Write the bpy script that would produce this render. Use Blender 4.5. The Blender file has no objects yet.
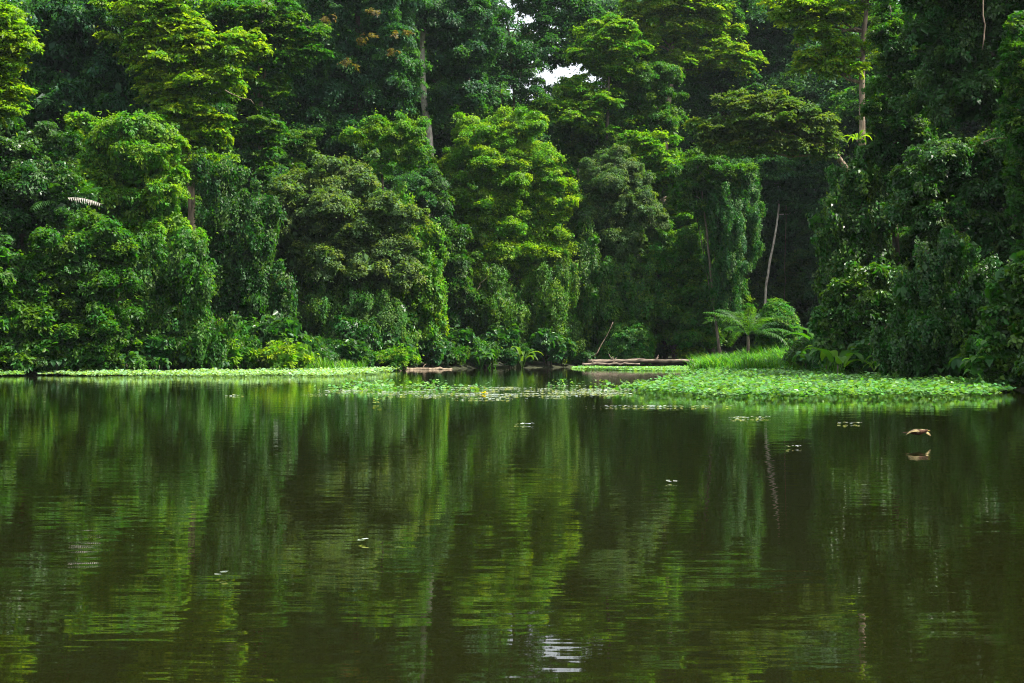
import bpy, math, random
import numpy as np
from mathutils import Vector

# ------------------------------------------------------------------ camera, sky, sun, exposure
scene = bpy.context.scene
CAM_H, FOC, HOR = 1.2, 1422.0, 350.0
cam_data = bpy.data.cameras.new("camera")
cam_data.sensor_width = 36.0
cam_data.lens = 36.0 * FOC / 1024.0
cam_data.shift_y = (HOR - 341.5) / 1024.0
cam_data.clip_end = 3000.0
cam = bpy.data.objects.new("camera", cam_data)
cam.location = (0, 0, CAM_H)
cam.rotation_euler = (math.radians(90), 0, 0)
scene.collection.objects.link(cam)
scene.camera = cam

SUN_EL, SUN_AZ = 54.0, 100.0      # azimuth clockwise from the viewing direction (+Y)
world = bpy.data.worlds.new("World")
scene.world = world
world.use_nodes = True
wn, wl = world.node_tree.nodes, world.node_tree.links
wn.clear()
w_out = wn.new("ShaderNodeOutputWorld")
w_bg = wn.new("ShaderNodeBackground")
w_sky = wn.new("ShaderNodeTexSky")
w_sky.sky_type = 'NISHITA'
w_sky.sun_disc = False
w_sky.sun_elevation = math.radians(SUN_EL)
w_sky.sun_rotation = math.radians(SUN_AZ)
w_sky.dust_density = 4.0
w_sky.air_density = 1.0
w_bg.inputs["Strength"].default_value = 0.11
w_mix = wn.new("ShaderNodeMixRGB")          # thin bright cloud over the whole sky
w_mix.inputs[0].default_value = 0.5
w_mix.inputs[2].default_value = (7.5, 7.6, 7.4, 1)
wl.new(w_sky.outputs[0], w_mix.inputs[1])
wl.new(w_mix.outputs[0], w_bg.inputs["Color"])
wl.new(w_bg.outputs[0], w_out.inputs["Surface"])

sun_data = bpy.data.lights.new("sun", 'SUN')
sun_data.energy = 4.8
sun_data.angle = math.radians(1.2)
sun_data.color = (1.0, 0.95, 0.84)
sun = bpy.data.objects.new("sun", sun_data)
_el, _az = math.radians(SUN_EL), math.radians(SUN_AZ)
to_sun = Vector((math.sin(_az) * math.cos(_el), math.cos(_az) * math.cos(_el), math.sin(_el)))
sun.rotation_euler = to_sun.to_track_quat('Z', 'Y').to_euler()
sun.location = to_sun * 100
scene.collection.objects.link(sun)

scene.view_settings.view_transform = 'Standard'
scene.view_settings.look = 'None'
scene.view_settings.exposure = 1.2
scene.view_settings.gamma = 1.0
scene.view_settings.use_curve_mapping = False
cy = scene.cycles
cy.max_bounces = 6
cy.diffuse_bounces = 4
cy.glossy_bounces = 3
cy.transmission_bounces = 4
cy.transparent_max_bounces = 8
cy.volume_bounces = 0
cy.sample_clamp_indirect = 6.0
cy.use_adaptive_sampling = True
cy.filter_width = 1.0
cy.use_denoising = True
cy.denoising_prefilter = 'NONE'
cy.adaptive_threshold = 0.02
cy.caustics_reflective = False
cy.caustics_refractive = False

rng = np.random.default_rng(7)
random.seed(7)
col = scene.collection

def W(px, py, D):
    """photograph pixel at a chosen distance -> point of the place"""
    return np.array([(px - 512.0) / FOC * D, D, CAM_H + (HOR - py) / FOC * D])

# ------------------------------------------------------------------ materials
def new_mat(name):
    m = bpy.data.materials.new(name)
    m.use_nodes = True
    m.node_tree.nodes.clear()
    return m, m.node_tree.nodes, m.node_tree.links

def math_node(n, op, a=None, b=None):
    x = n.new("ShaderNodeMath"); x.operation = op
    if a is not None: x.inputs[0].default_value = a
    if b is not None: x.inputs[1].default_value = b
    return x

def leaf_material(name, transl=0.38, rough=0.42, spec=0.45, yellow=0.5):
    """leaf: colour of the plant (object colour), varied leaf by leaf and spray by spray; glossy front, translucent blade"""
    m, n, l = new_mat(name)
    out = n.new("ShaderNodeOutputMaterial")
    info = n.new("ShaderNodeObjectInfo")
    a1 = n.new("ShaderNodeAttribute"); a1.attribute_name = "leaf_rnd"
    a2 = n.new("ShaderNodeAttribute"); a2.attribute_name = "spray_rnd"
    hsv = n.new("ShaderNodeHueSaturation")
    mr = n.new("ShaderNodeMapRange"); mr.inputs[3].default_value = 0.55; mr.inputs[4].default_value = 1.45
    l.new(a1.outputs["Fac"], mr.inputs[0]); l.new(mr.outputs[0], hsv.inputs["Value"])
    mh = n.new("ShaderNodeMapRange"); mh.inputs[3].default_value = 0.525; mh.inputs[4].default_value = 0.47
    l.new(a2.outputs["Fac"], mh.inputs[0]); l.new(mh.outputs[0], hsv.inputs["Hue"])
    l.new(info.outputs["Color"], hsv.inputs["Color"])
    # young tips of some sprays are yellower
    p = math_node(n, 'POWER', b=4.0); l.new(a2.outputs["Fac"], p.inputs[0])
    pm = math_node(n, 'MULTIPLY', b=yellow); l.new(p.outputs[0], pm.inputs[0])
    mix = n.new("ShaderNodeMixRGB"); mix.blend_type = 'MULTIPLY'
    l.new(pm.outputs[0], mix.inputs[0]); l.new(hsv.outputs[0], mix.inputs[1])
    mix.inputs[2].default_value = (2.1, 1.85, 0.7, 1)
    b = n.new("ShaderNodeBsdfPrincipled")
    l.new(mix.outputs[0], b.inputs["Base Color"])
    b.inputs["Roughness"].default_value = rough
    b.inputs["Specular IOR Level"].default_value = spec
    t = n.new("ShaderNodeBsdfTranslucent")
    tm = n.new("ShaderNodeMixRGB"); tm.blend_type = 'MULTIPLY'; tm.inputs[0].default_value = 1.0
    l.new(mix.outputs[0], tm.inputs[1]); tm.inputs[2].default_value = (2.6, 2.5, 0.5, 1)
    l.new(tm.outputs[0], t.inputs["Color"])
    ms = n.new("ShaderNodeMixShader"); ms.inputs[0].default_value = transl
    l.new(b.outputs[0], ms.inputs[1]); l.new(t.outputs[0], ms.inputs[2])
    l.new(ms.outputs[0], out.inputs["Surface"])
    return m

def noise_material(name, c1, c2, scale=3.0, rough=0.85, bump=0.3, stretch=(1, 1, 1), spec=0.3, bdist=0.05):
    m, n, l = new_mat(name)
    out = n.new("ShaderNodeOutputMaterial")
    b = n.new("ShaderNodeBsdfPrincipled")
    tc = n.new("ShaderNodeTexCoord"); mp = n.new("ShaderNodeMapping")
    mp.inputs["Scale"].default_value = stretch
    l.new(tc.outputs["Object"], mp.inputs[0])
    t = n.new("ShaderNodeTexNoise"); t.inputs["Scale"].default_value = scale
    t.inputs["Detail"].default_value = 8
    l.new(mp.outputs[0], t.inputs["Vector"])
    r = n.new("ShaderNodeValToRGB")
    r.color_ramp.elements[0].position = 0.35; r.color_ramp.elements[0].color = (*c1, 1)
    r.color_ramp.elements[1].position = 0.65; r.color_ramp.elements[1].color = (*c2, 1)
    l.new(t.outputs["Fac"], r.inputs[0]); l.new(r.outputs[0], b.inputs["Base Color"])
    b.inputs["Roughness"].default_value = rough
    b.inputs["Specular IOR Level"].default_value = spec
    bm = n.new("ShaderNodeBump"); bm.inputs["Strength"].default_value = bump; bm.inputs["Distance"].default_value = bdist
    l.new(t.outputs["Fac"], bm.inputs["Height"]); l.new(bm.outputs[0], b.inputs["Normal"])
    l.new(b.outputs[0], out.inputs["Surface"])
    return m

M_LEAF = leaf_material("leaf", 0.42, 0.5, 0.3, 0.5)
M_LEAF_MATT = leaf_material("leaf_matt", 0.36, 0.6, 0.3, 0.35)
M_LEAF_GLOSS = leaf_material("leaf_glossy", 0.32, 0.4, 0.4, 0.35)
M_PAD = leaf_material("floating_leaf", 0.25, 0.42, 0.4, 0.12)
M_GRASS = leaf_material("grass_blade", 0.45, 0.45, 0.4, 0.5)
M_BARK = noise_material("bark", (0.05, 0.04, 0.03), (0.16, 0.13, 0.10), 6, stretch=(1, 1, 0.25))
M_BARK_PALE = noise_material("pale_bark", (0.30, 0.26, 0.21), (0.66, 0.60, 0.50), 5, stretch=(1, 1, 0.6))
M_BARK_MID = noise_material("brown_bark", (0.10, 0.075, 0.05), (0.30, 0.23, 0.16), 6, stretch=(1, 1, 0.3))
M_SOIL = noise_material("forest_floor", (0.012, 0.014, 0.006), (0.035, 0.04, 0.015), 1.5)
M_LOG = noise_material("weathered_wood", (0.06, 0.045, 0.035), (0.30, 0.24, 0.18), 7, stretch=(0.3, 1, 1))
M_DRY = noise_material("dry_frond", (0.14, 0.13, 0.11), (0.34, 0.32, 0.28), 9)
M_YELLOW = noise_material("yellow_petal", (0.75, 0.50, 0.01), (0.85, 0.62, 0.03), 9)

def water_material():
    m, n, l = new_mat("river_water")
    out = n.new("ShaderNodeOutputMaterial")
    b = n.new("ShaderNodeBsdfPrincipled")
    b.inputs["Base Color"].default_value = (0.0085, 0.0098, 0.0020, 1)
    b.inputs["Roughness"].default_value = 0.02
    b.inputs["IOR"].default_value = 1.58
    tc = n.new("ShaderNodeTexCoord")
    def tex(scale, sx, detail, rot=0.0):
        mp = n.new("ShaderNodeMapping"); mp.inputs["Scale"].default_value = (sx, 1, 1)
        mp.inputs["Rotation"].default_value = (0, 0, rot)
        l.new(tc.outputs["Object"], mp.inputs[0])
        t = n.new("ShaderNodeTexNoise"); t.inputs["Scale"].default_value = scale
        t.inputs["Detail"].default_value = detail; t.inputs["Roughness"].default_value = 0.45
        l.new(mp.outputs[0], t.inputs["Vector"])
        return t
    t1 = tex(5.0, 0.28, 2, 0.12)
    t2 = tex(1.5, 0.4, 2, -0.2)
    # breezes: ripples are stronger in some patches than others
    t3 = tex(0.06, 0.5, 2)
    mr = n.new("ShaderNodeMapRange"); mr.inputs[1].default_value = 0.35; mr.inputs[2].default_value = 0.7
    mr.inputs[3].default_value = 0.55; mr.inputs[4].default_value = 1.25
    l.new(t3.outputs["Fac"], mr.inputs[0])
    k = math_node(n, 'MULTIPLY'); l.new(t1.outputs["Fac"], k.inputs[0]); l.new(mr.outputs[0], k.inputs[1])
    b1 = n.new("ShaderNodeBump"); b1.inputs["Strength"].default_value = 1.0; b1.inputs["Distance"].default_value = 0.0025
    l.new(k.outputs[0], b1.inputs["Height"])
    b2 = n.new("ShaderNodeBump"); b2.inputs["Strength"].default_value = 1.0; b2.inputs["Distance"].default_value = 0.0018
    l.new(t2.outputs["Fac"], b2.inputs["Height"]); l.new(b1.outputs[0], b2.inputs["Normal"])
    l.new(b2.outputs[0], b.inputs["Normal"])
    l.new(b.outputs[0], out.inputs["Surface"])
    return m
M_WATER = water_material()

# ------------------------------------------------------------------ object helpers
def link(name, data, mat=None, parent=None, color=None, label=None, cat=None, group=None, kind=None, loc=None):
    o = bpy.data.objects.new(name, data)
    col.objects.link(o)
    if data is not None and mat is not None: data.materials.append(mat)
    if parent is not None: o.parent = parent
    if loc is not None: o.location = loc
    if color is not None: o.color = (*color, 1)
    if label: o["label"] = label
    if cat: o["category"] = cat
    if group: o["group"] = group
    if kind: o["kind"] = kind
    return o

def raw_mesh(name, verts, loops, totals, attrs=None, smooth=False):
    me = bpy.data.meshes.new(name)
    me.vertices.add(len(verts)); me.vertices.foreach_set("co", np.asarray(verts, dtype=np.float32).ravel())
    me.loops.add(len(loops)); me.loops.foreach_set("vertex_index", np.asarray(loops, dtype=np.int32))
    me.polygons.add(len(totals))
    totals = np.asarray(totals, dtype=np.int32)
    starts = np.concatenate(([0], np.cumsum(totals)[:-1])).astype(np.int32)
    me.polygons.foreach_set("loop_start", starts)
    me.polygons.foreach_set("loop_total", totals)
    if smooth: me.polygons.foreach_set("use_smooth", np.ones(len(totals), dtype=bool))
    if attrs:
        for k, v in attrs.items():
            a = me.attributes.new(k, 'FLOAT', 'FACE'); a.data.foreach_set("value", np.asarray(v, dtype=np.float32))
    me.update(calc_edges=True)
    return me

def unit(v):
    return v / np.maximum(np.linalg.norm(v, axis=-1, keepdims=True), 1e-9)

def leaves_mesh(name, P, N, Dr, L, spray, width=0.5, shape='rhomb', fold=0.15):
    """P centre, N normal, Dr pointing direction, L length of every leaf"""
    n = len(P)
    N = unit(N); Dr = unit(Dr - N * np.sum(Dr * N, axis=1, keepdims=True))
    S = np.cross(N, Dr)
    L = L[:, None]
    Wd = L * width * 0.5
    rnd = rng.random(n)
    if shape == 'rhomb':
        base = P - Dr * L * 0.5; tip = P + Dr * L * 0.5 - N * L * 0.12
        mid = P - Dr * L * 0.06 + N * L * fold
        a = mid + S * Wd; b = mid - S * Wd
        V = np.stack([base, a, tip, b], axis=1).reshape(-1, 3)
        i = np.arange(n) * 4
        loops = np.stack([i, i + 1, i + 2, i + 3], axis=1).ravel()
        return raw_mesh(name, V, loops, np.full(n, 4), {"leaf_rnd": rnd, "spray_rnd": spray})
    if shape == 'leaf6':     # blade folded along its midrib: two quads
        base = P - Dr * L * 0.5; tip = P + Dr * L * 0.5 - N * L * 0.16
        l1 = P - Dr * L * 0.22 + S * Wd + N * L * fold * 0.6; r1 = P - Dr * L * 0.22 - S * Wd + N * L * fold * 0.6
        l2 = P + Dr * L * 0.16 + S * Wd * 0.85 + N * L * fold * 0.5; r2 = P + Dr * L * 0.16 - S * Wd * 0.85 + N * L * fold * 0.5
        V = np.stack([base, l1, l2, tip, r2, r1], axis=1).reshape(-1, 3)
        i = np.arange(n) * 6
        loops = np.stack([i, i + 1, i + 2, i + 3, i, i + 3, i + 4, i + 5], axis=1).ravel()
        return raw_mesh(name, V, loops, np.full(2 * n, 4), {"leaf_rnd": np.repeat(rnd, 2), "spray_rnd": np.repeat(spray, 2)})
    if shape == 'round':     # rounded cupped pad, one n-gon
        angs = np.linspace(0, 2 * math.pi, 7)[:-1]
        V = np.stack([P + Dr * (L * 0.5 * math.cos(t)) + S * (Wd * 1.0 * math.sin(t)) + N * L * (0.05 * (k % 2)) for k, t in enumerate(angs)], axis=1).reshape(-1, 3)
        i = np.arange(n)[:, None] * 6 + np.arange(6)[None]
        return raw_mesh(name, V, i.ravel(), np.full(n, 6), {"leaf_rnd": rnd, "spray_rnd": spray})

def rand_unit(n):
    return unit(rng.normal(size=(n, 3)))

def crown_arrays(blobs, rc, L, style, lai=1.3, back=0.35, dens=1.0, filler=1.0, rough=0.3):
    """blobs: (centre(3), radii(3)) in metres. Sprays of leaves over every lobe, bigger inner foliage behind them."""
    out = []
    blobs = [(np.array(c, float), np.array(r, float)) for c, r in blobs]
    for bi, (c, r) in enumerate(blobs):
        rr = np.maximum(r, 0.3)
        p_ = 1.6
        area = 4 * math.pi * (((rr[0] * rr[1]) ** p_ + (rr[0] * rr[2]) ** p_ + (rr[1] * rr[2]) ** p_) / 3) ** (1 / p_)
        nc = max(5, int(area * 1.15 * dens / (math.pi * rc * rc)))
        u = rand_unit(nc * 2)
        keep = (rng.random(len(u)) < np.where(u[:, 1] > 0.25, back, 1.0)); u = u[keep][:nc]
        if style != 'vine': u[:, 2] = np.where(u[:, 2] < -0.55, -u[:, 2] * 0.4, u[:, 2]); u = unit(u)
        # lumpy outline: low-frequency bulges
        k1 = rng.normal(size=(3, 3)) * 2.2; ph = rng.random(3) * 6.28
        lump = np.sum(np.sin(u @ k1.T + ph), axis=1) / 3
        rad = 0.92 + 0.18 * lump + rough * (rng.random(len(u)) - 0.62) * 1.5
        p = c + u * rr * rad[:, None]
        inside = np.zeros(len(p), bool)
        for bj, (c2, r2) in enumerate(blobs):
            if bj != bi:
                inside |= np.sum(((p - c2) / np.maximum(r2, 0.3)) ** 2, axis=1) < 0.5
        p, u = p[~inside], u[~inside]
        if len(p) == 0: continue
        m = len(p)
        sr = rng.random(m)
        rcl = rc * (0.55 + 0.8 * rng.random(m))
        if style == 'vine':
            lv = rc * (1.0 + 3.0 * rng.random(m) ** 2.2)
            k = np.maximum(6, (lai * 7.0 * lv * rc * 0.55 / (L * L)).astype(int))
            idx = np.repeat(np.arange(m), k); nn = len(idx)
            t = rng.random(nn)
            w = rc * 0.42
            off = rng.normal(size=(nn, 3)) * np.array([w, w, 0.1]) * (1 - 0.55 * t)[:, None]
            off[:, 2] -= t * lv[idx] - 0.3 * lv[idx]
            P = p[idx] + off
            ho = u[idx] * np.array([1, 1, 0.35])
            N = unit(ho) + np.array([0, -0.15, 0.55]) + rng.normal(size=(nn, 3)) * 0.5
            Dr = rng.normal(size=(nn, 3)) * 0.6 + np.array([0, 0, -1.0]) + ho * 0.2
            LL = L * (0.65 + 0.6 * rng.random(nn))
        else:
            flat = {'layer': 0.10, 'dome': 0.30, 'loose': 0.35}[style]
            cn = {'layer': np.array([0, 0, 1.0]) + 0.25 * u, 'dome': 0.75 * u + np.array([0, 0, 0.65]), 'loose': 0.4 * u + np.array([0, 0, 0.8])}[style]
            cn = unit(cn + rng.normal(size=(m, 3)) * 0.22)
            if style == 'layer': rcl = rcl * 1.25
            k = np.maximum(8, (lai * math.pi * rcl ** 2 / (0.27 * L * L)).astype(int))
            idx = np.repeat(np.arange(m), k); nn = len(idx)
            t1 = unit(np.cross(cn, rand_unit(m))); t2 = np.cross(cn, t1)
            # spray: elongated fan, leaves gather along a few twigs
            ntw = 5
            tw = rng.integers(0, ntw, nn)
            ta = tw / ntw * 6.283 + idx * 1.7 + rng.normal(size=nn) * 0.30
            q = np.sqrt(rng.random(nn))
            x = np.cos(ta) * q; y = np.sin(ta) * q * 0.85
            R = rcl[idx]
            h = rng.normal(size=nn) * flat * 0.5 - 0.30 * q * q
            P = p[idx] + t1[idx] * (x * R)[:, None] + t2[idx] * (y * R)[:, None] + cn[idx] * (h * R)[:, None]
            N = cn[idx] * 1.1 + rng.normal(size=(nn, 3)) * 0.42
            Dr = t1[idx] * x[:, None] + t2[idx] * y[:, None] + rng.normal(size=(nn, 3)) * 0.35 + np.array([0, 0, -0.35])
            LL = L * (0.6 + 0.65 * rng.random(nn))
            # single twigs leave the spray: a ragged edge
            st = rng.random(nn) < 0.05
            P[st] += rng.normal(size=(int(st.sum()), 3)) * (R[st] * 0.55)[:, None]
        S = np.clip(sr[idx] + rng.normal(size=nn) * 0.06, 0, 1)
        out.append((P, N, Dr, LL, S))
        # inner foliage
        nf = int(filler * area * 0.9 / (0.27 * (2.6 * L) ** 2))
        if nf > 0:
            uu = rand_unit(nf); q = 0.35 + 0.42 * rng.random(nf)
            P = c + uu * rr * q[:, None]
            out.append((P, uu + rng.normal(size=(nf, 3)) * 0.6, rand_unit(nf) + np.array([0, 0, -0.5]), L * 2.6 * (0.7 + 0.6 * rng.random(nf)), rng.random(nf) * 0.5))
    return [np.concatenate([o[i] for o in out]) for i in range(5)]

def expand_lobes(bw, k=9, shrink=0.86, sat=4, flat=1.0):
    """break every lobe of a crown into smaller lobes so the crown is knobbly at two scales"""
    out = []
    for c, r in bw:
        c = np.array(c, float); r = np.array(r, float)
        out.append((c, r * shrink))
        for _ in range(k):
            u = rand_unit(1)[0]
            if u[1] > 0.3: u[1] = -u[1]
            q = rng.uniform(0.24, 0.50)
            rr = r.min() * 0.5 + r * 0.5
            out.append((c + u * r * rng.uniform(0.72, 1.12), rr * q * np.array([1, 1, rng.uniform(0.65, 1.0) * flat])))
        for _ in range(sat):          # outlying sprays on longer boughs
            u = rand_unit(1)[0]; u[1] = -abs(u[1]) * 0.6
            out.append((c + u * r * rng.uniform(1.1, 1.45), (r.min() * 0.5 + r * 0.5) * rng.uniform(0.12, 0.26) * np.array([1, 1, flat])))
    return out

def tube_arrays(paths, sides=8):
    """paths: lists of (point, radius); joined into one mesh"""
    V, F = [], []
    for path in paths:
        pts = np.array([np.asarray(p, float) for p, _ in path]); rad = [r for _, r in path]
        n = len(pts)
        tang = np.gradient(pts, axis=0)
        tang = unit(tang)
        ref = np.array([0.0, 1.0, 0.0]) if abs(tang[0][1]) < 0.9 else np.array([1.0, 0, 0])
        start = len(V)
        for i in range(n):
            a = unit(np.cross(tang[i], ref)); b = np.cross(tang[i], a)
            for s in range(sides):
                t = 2 * math.pi * s / sides
                rr = rad[i] * (1 + 0.10 * math.sin(3 * t + i * 1.3) + 0.05 * random.uniform(-1, 1))
                V.append(pts[i] + (a * math.cos(t) + b * math.sin(t)) * rr)
        for i in range(n - 1):
            for s in range(sides):
                s2 = (s + 1) % sides
                F.append([start + i * sides + s, start + i * sides + s2, start + (i + 1) * sides + s2, start + (i + 1) * sides + s])
        F.append([start + s for s in range(sides)][::-1])
        F.append([start + (n - 1) * sides + s for s in range(sides)])
    return V, F

def tube_mesh(name, paths, sides=8):
    V, F = tube_arrays(paths, sides)
    return raw_mesh(name, V, [i for f in F for i in f], [len(f) for f in F], smooth=True)

def wiggle(p0, p1, r0, r1, n=7, amp=0.15, sag=0.0):
    p0, p1 = np.array(p0, float), np.array(p1, float)
    out = []
    o = np.zeros(3)
    for i in range(n):
        t = i / (n - 1)
        p = p0 * (1 - t) + p1 * t
        if 0 < i < n - 1: o = o * 0.5 + rng.normal(size=3) * amp
        q = p + (o if 0 < i < n - 1 else 0)
        q[2] += sag * math.sin(math.pi * t)
        out.append((q, r0 * (1 - t) + r1 * t))
    return out

def smooth_path(pts, r0, r1, n=14, amp=0.03):
    pts = np.array(pts, float)
    d = np.concatenate(([0], np.cumsum(np.linalg.norm(np.diff(pts, axis=0), axis=1)))); d /= d[-1]
    ts = np.linspace(0, 1, n)
    P = np.stack([np.interp(ts, d, pts[:, i]) for i in range(3)], axis=1)
    for _ in range(2):
        P[1:-1] = (P[:-2] + 2 * P[1:-1] + P[2:]) / 4
    P[1:-1] += rng.normal(size=(n - 2, 3)) * amp
    return [(P[i], r0 + (r1 - r0) * ts[i]) for i in range(n)]

# ------------------------------------------------------------------ terrain and water
SHORE = [(30, -60), (24, 0), (20, 25), (15.4, 41), (15.0, 47), (14.4, 58), (14.4, 68), (14.4, 80), (13.6, 90), (13.9, 103.5),
         (7.4, 103.5), (4.8, 100), (-4, 92), (-7.6, 83), (-12.9, 74), (-19.7, 69), (-23.8, 66.5), (-34, 62), (-60, 40), (-90, -60)]
LAND = np.array(SHORE + [(-420, -60), (-420, 520), (420, 520), (420, -60)], float)

def land_distance(X, Y):
    """positive inside the land, metres from the shore line"""
    X = np.asarray(X, float); Y = np.asarray(Y, float)
    inside = np.zeros(X.shape, bool); dist = np.full(X.shape, 1e9)
    n = len(LAND)
    for i in range(n):
        x1, y1 = LAND[i]; x2, y2 = LAND[(i + 1) % n]
        cond = ((y1 > Y) != (y2 > Y)) & (X < (x2 - x1) * (Y - y1) / (y2 - y1 + 1e-12) + x1)
        inside ^= cond
        if i < len(SHORE) - 1:
            dx, dy = x2 - x1, y2 - y1
            t = np.clip(((X - x1) * dx + (Y - y1) * dy) / (dx * dx + dy * dy), 0, 1)
            dist = np.minimum(dist, np.hypot(X - x1 - t * dx, Y - y1 - t * dy))
    return np.where(inside, dist, -dist)

def ground_z(X, Y):
    d = land_distance(X, Y) + 0.35 * np.sin(np.asarray(X) * 1.3) + 0.3 * np.sin(np.asarray(Y) * 0.9 + 1)
    z = np.where(d < 0, np.maximum(-1.2, d * 0.35), 0.35 * (1 - np.exp(-np.maximum(d, 0) / 1.2)) + 0.045 * np.maximum(d, 0))
    return np.minimum(z, 7 + 0.01 * np.maximum(d, 0))

xs = np.concatenate([np.linspace(-420, -60, 25)[:-1], np.arange(-60, 60, 1.2), np.linspace(60, 420, 25)])
ys = np.concatenate([np.linspace(-60, 25, 20)[:-1], np.arange(25, 130, 1.2), np.linspace(131, 520, 25)])
GX, GY = np.meshgrid(xs, ys)
GZ = ground_z(GX, GY)
nx, ny = len(xs), len(ys)
V = np.stack([GX.ravel(), GY.ravel(), GZ.ravel()], axis=1)
ii = (np.arange(ny - 1)[:, None] * nx + np.arange(nx - 1)[None]).ravel()
loops = np.stack([ii, ii + 1, ii + 1 + nx, ii + nx], axis=1).ravel()
link("ground", raw_mesh("ground", V, loops, np.full(len(ii), 4), smooth=True), M_SOIL, kind="structure")
link("river_water", raw_mesh("river_water", [(-420, -120, 0), (420, -120, 0), (420, 520, 0), (-420, 520, 0)], [0, 1, 2, 3], [4]), M_WATER, kind="structure")

# ------------------------------------------------------------------ trees
def blobs_from_px(blobs, D, depth=0.85):
    out = []
    for b in blobs:
        px, py, rx, ry = b[:4]
        d = D + (b[4] if len(b) > 4 else 0.0)
        s = d / FOC
        out.append((W(px, py, d), (rx * s, max(rx, ry * 0.8) * s * depth, ry * s)))
    return out

def tree(name, label, D, blobs, color, style='dome', L=0.24, rc=0.8, mat=None, lai=1.35, trunk=None, tr=0.3, tmat=None,
         cat="tree", group=None, dens=1.0, filler=1.0, shape='rhomb', width=0.55, extra=None, limbs=True, crown_name="crown", rough=0.3, base_px=None, back=0.35, lobes=True):
    bw = blobs_from_px(blobs, D)
    cen = np.mean([b[0] for b in bw], axis=0)
    if base_px is not None: bx, by = W(base_px, 350, D)[:2]
    elif trunk: bx, by = W(trunk[0][0], 350, D)[:2]
    else: bx, by = cen[0], D
    by = by + 0.5
    bz = float(ground_z(bx, by))
    bz = max(bz, 0.0)
    root_loc = np.array([bx, by, bz])
    root = link(name, None, label=label, cat=cat, group=group, loc=root_loc)
    L = L * rng.uniform(0.66, 0.98)
    P, N, Dr, LL, S = crown_arrays(expand_lobes(bw, 8 if style != 'layer' else 5, flat=1.0 if style != 'layer' else 0.4, sat=4 if style != 'layer' else 7) if lobes else bw, rc * 0.72, L, style, lai=lai, dens=dens, filler=filler, rough=rough, back=back)
    ok = P[:, 2] > 0.05
    me = leaves_mesh(crown_name, P[ok] - root_loc, N[ok], Dr[ok], LL[ok], S[ok], width=width, shape=shape)
    link(crown_name, me, mat or M_LEAF, parent=root, color=color)
    # trunk and limbs
    if trunk:
        pts = [W(px, py, D) for px, py in trunk]
        if pts[0][2] > bz + 0.5: pts = [np.array([bx, by - 0.5, bz - 0.3])] + pts
    else:
        topb = max(bw, key=lambda b: b[0][2])
        pts = [np.array([bx, by, bz - 0.3]), np.array([(bx + topb[0][0]) / 2, by, (bz + topb[0][2]) / 2]), topb[0]]
    path = smooth_path(pts, tr, tr * 0.45, n=16, amp=tr * 0.15)
    path = [(p - root_loc, r) for p, r in path]
    paths = [path]
    if limbs:
        for c, r in bw:
            hh = c[2] - root_loc[2] - r[2] * 1.1
            j = int(np.argmin([abs(p[2] - hh) for p, _ in path])); j = min(max(j, 2), len(path) - 2)
            paths.append(wiggle(path[j][0], c - root_loc, path[j][1] * 0.5, 0.04, n=7, amp=0.12))
            for _ in range(3):
                u = rand_unit(1)[0]; u[2] = abs(u[2]) * 0.8; u[1] = -abs(u[1]) if rng.random() < 0.6 else u[1]
                e = c - root_loc + u * r * 0.92
                paths.append(wiggle(c - root_loc, e, 0.05, 0.015, n=5, amp=0.1))
    link("trunk", tube_mesh("trunk", paths), tmat or M_BARK, parent=root)
    if extra: extra(root, root_loc)
    return root

# leaf colours (albedo)
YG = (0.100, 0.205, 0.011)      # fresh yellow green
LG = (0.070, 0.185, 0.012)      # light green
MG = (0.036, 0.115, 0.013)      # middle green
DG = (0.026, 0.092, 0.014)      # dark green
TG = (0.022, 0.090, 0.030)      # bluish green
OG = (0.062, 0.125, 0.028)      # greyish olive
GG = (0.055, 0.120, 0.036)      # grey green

hz_me = raw_mesh("haze", [(x, y, z) for z in (-2.2, 62.0) for y in (-130, 540) for x in (-430, 430)],
                 [0, 2, 3, 1, 4, 5, 7, 6, 0, 1, 5, 4, 2, 6, 7, 3, 0, 4, 6, 2, 1, 3, 7, 5], [4] * 6)
hm, hn, hl = new_mat("humid_air")
ho = hn.new("ShaderNodeOutputMaterial"); hv = hn.new("ShaderNodeVolumePrincipled")
hv.inputs["Color"].default_value = (0.80, 0.92, 1.0, 1)
hv.inputs["Density"].default_value = 0.00010
hv.inputs["Anisotropy"].default_value = 0.3
hl.new(hv.outputs[0], ho.inputs["Volume"])
link("haze", hz_me, hm, kind="stuff")
#EXECPOINT
# ---- left bank, front row
tree("leafy_tree", "yellowish mixed-leaf tree at the left frame edge, low over the water", 68,
     [(12, 318, 38, 40), (-15, 280, 45, 50), (28, 350, 34, 24), (-30, 340, 40, 40)], MG, 'loose', L=0.34, rc=0.6, tr=0.15, width=0.5, shape='leaf6')
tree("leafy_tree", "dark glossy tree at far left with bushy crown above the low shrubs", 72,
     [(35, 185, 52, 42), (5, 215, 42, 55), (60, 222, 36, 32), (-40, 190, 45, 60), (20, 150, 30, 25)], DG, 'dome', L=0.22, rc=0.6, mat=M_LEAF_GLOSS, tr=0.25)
tree("leafy_tree", "mid green tree with bright right edge, under the grey dead palm frond", 69,
     [(78, 258, 46, 40), (98, 295, 32, 40), (45, 300, 42, 40), (108, 250, 20, 28), (70, 340, 45, 28), (112, 335, 28, 28)], MG, 'loose', L=0.26, rc=0.55, tr=0.2)
tree("domed_tree", "light green domed tree hung with creepers on the left bank", 76,
     [(130, 160, 48, 42), (158, 200, 34, 45), (112, 195, 36, 42), (168, 245, 30, 38), (140, 225, 40, 50), (98, 165, 22, 28), (85, 132, 16, 14)], LG, 'dome', L=0.21, rc=0.55, tr=0.25)
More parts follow.
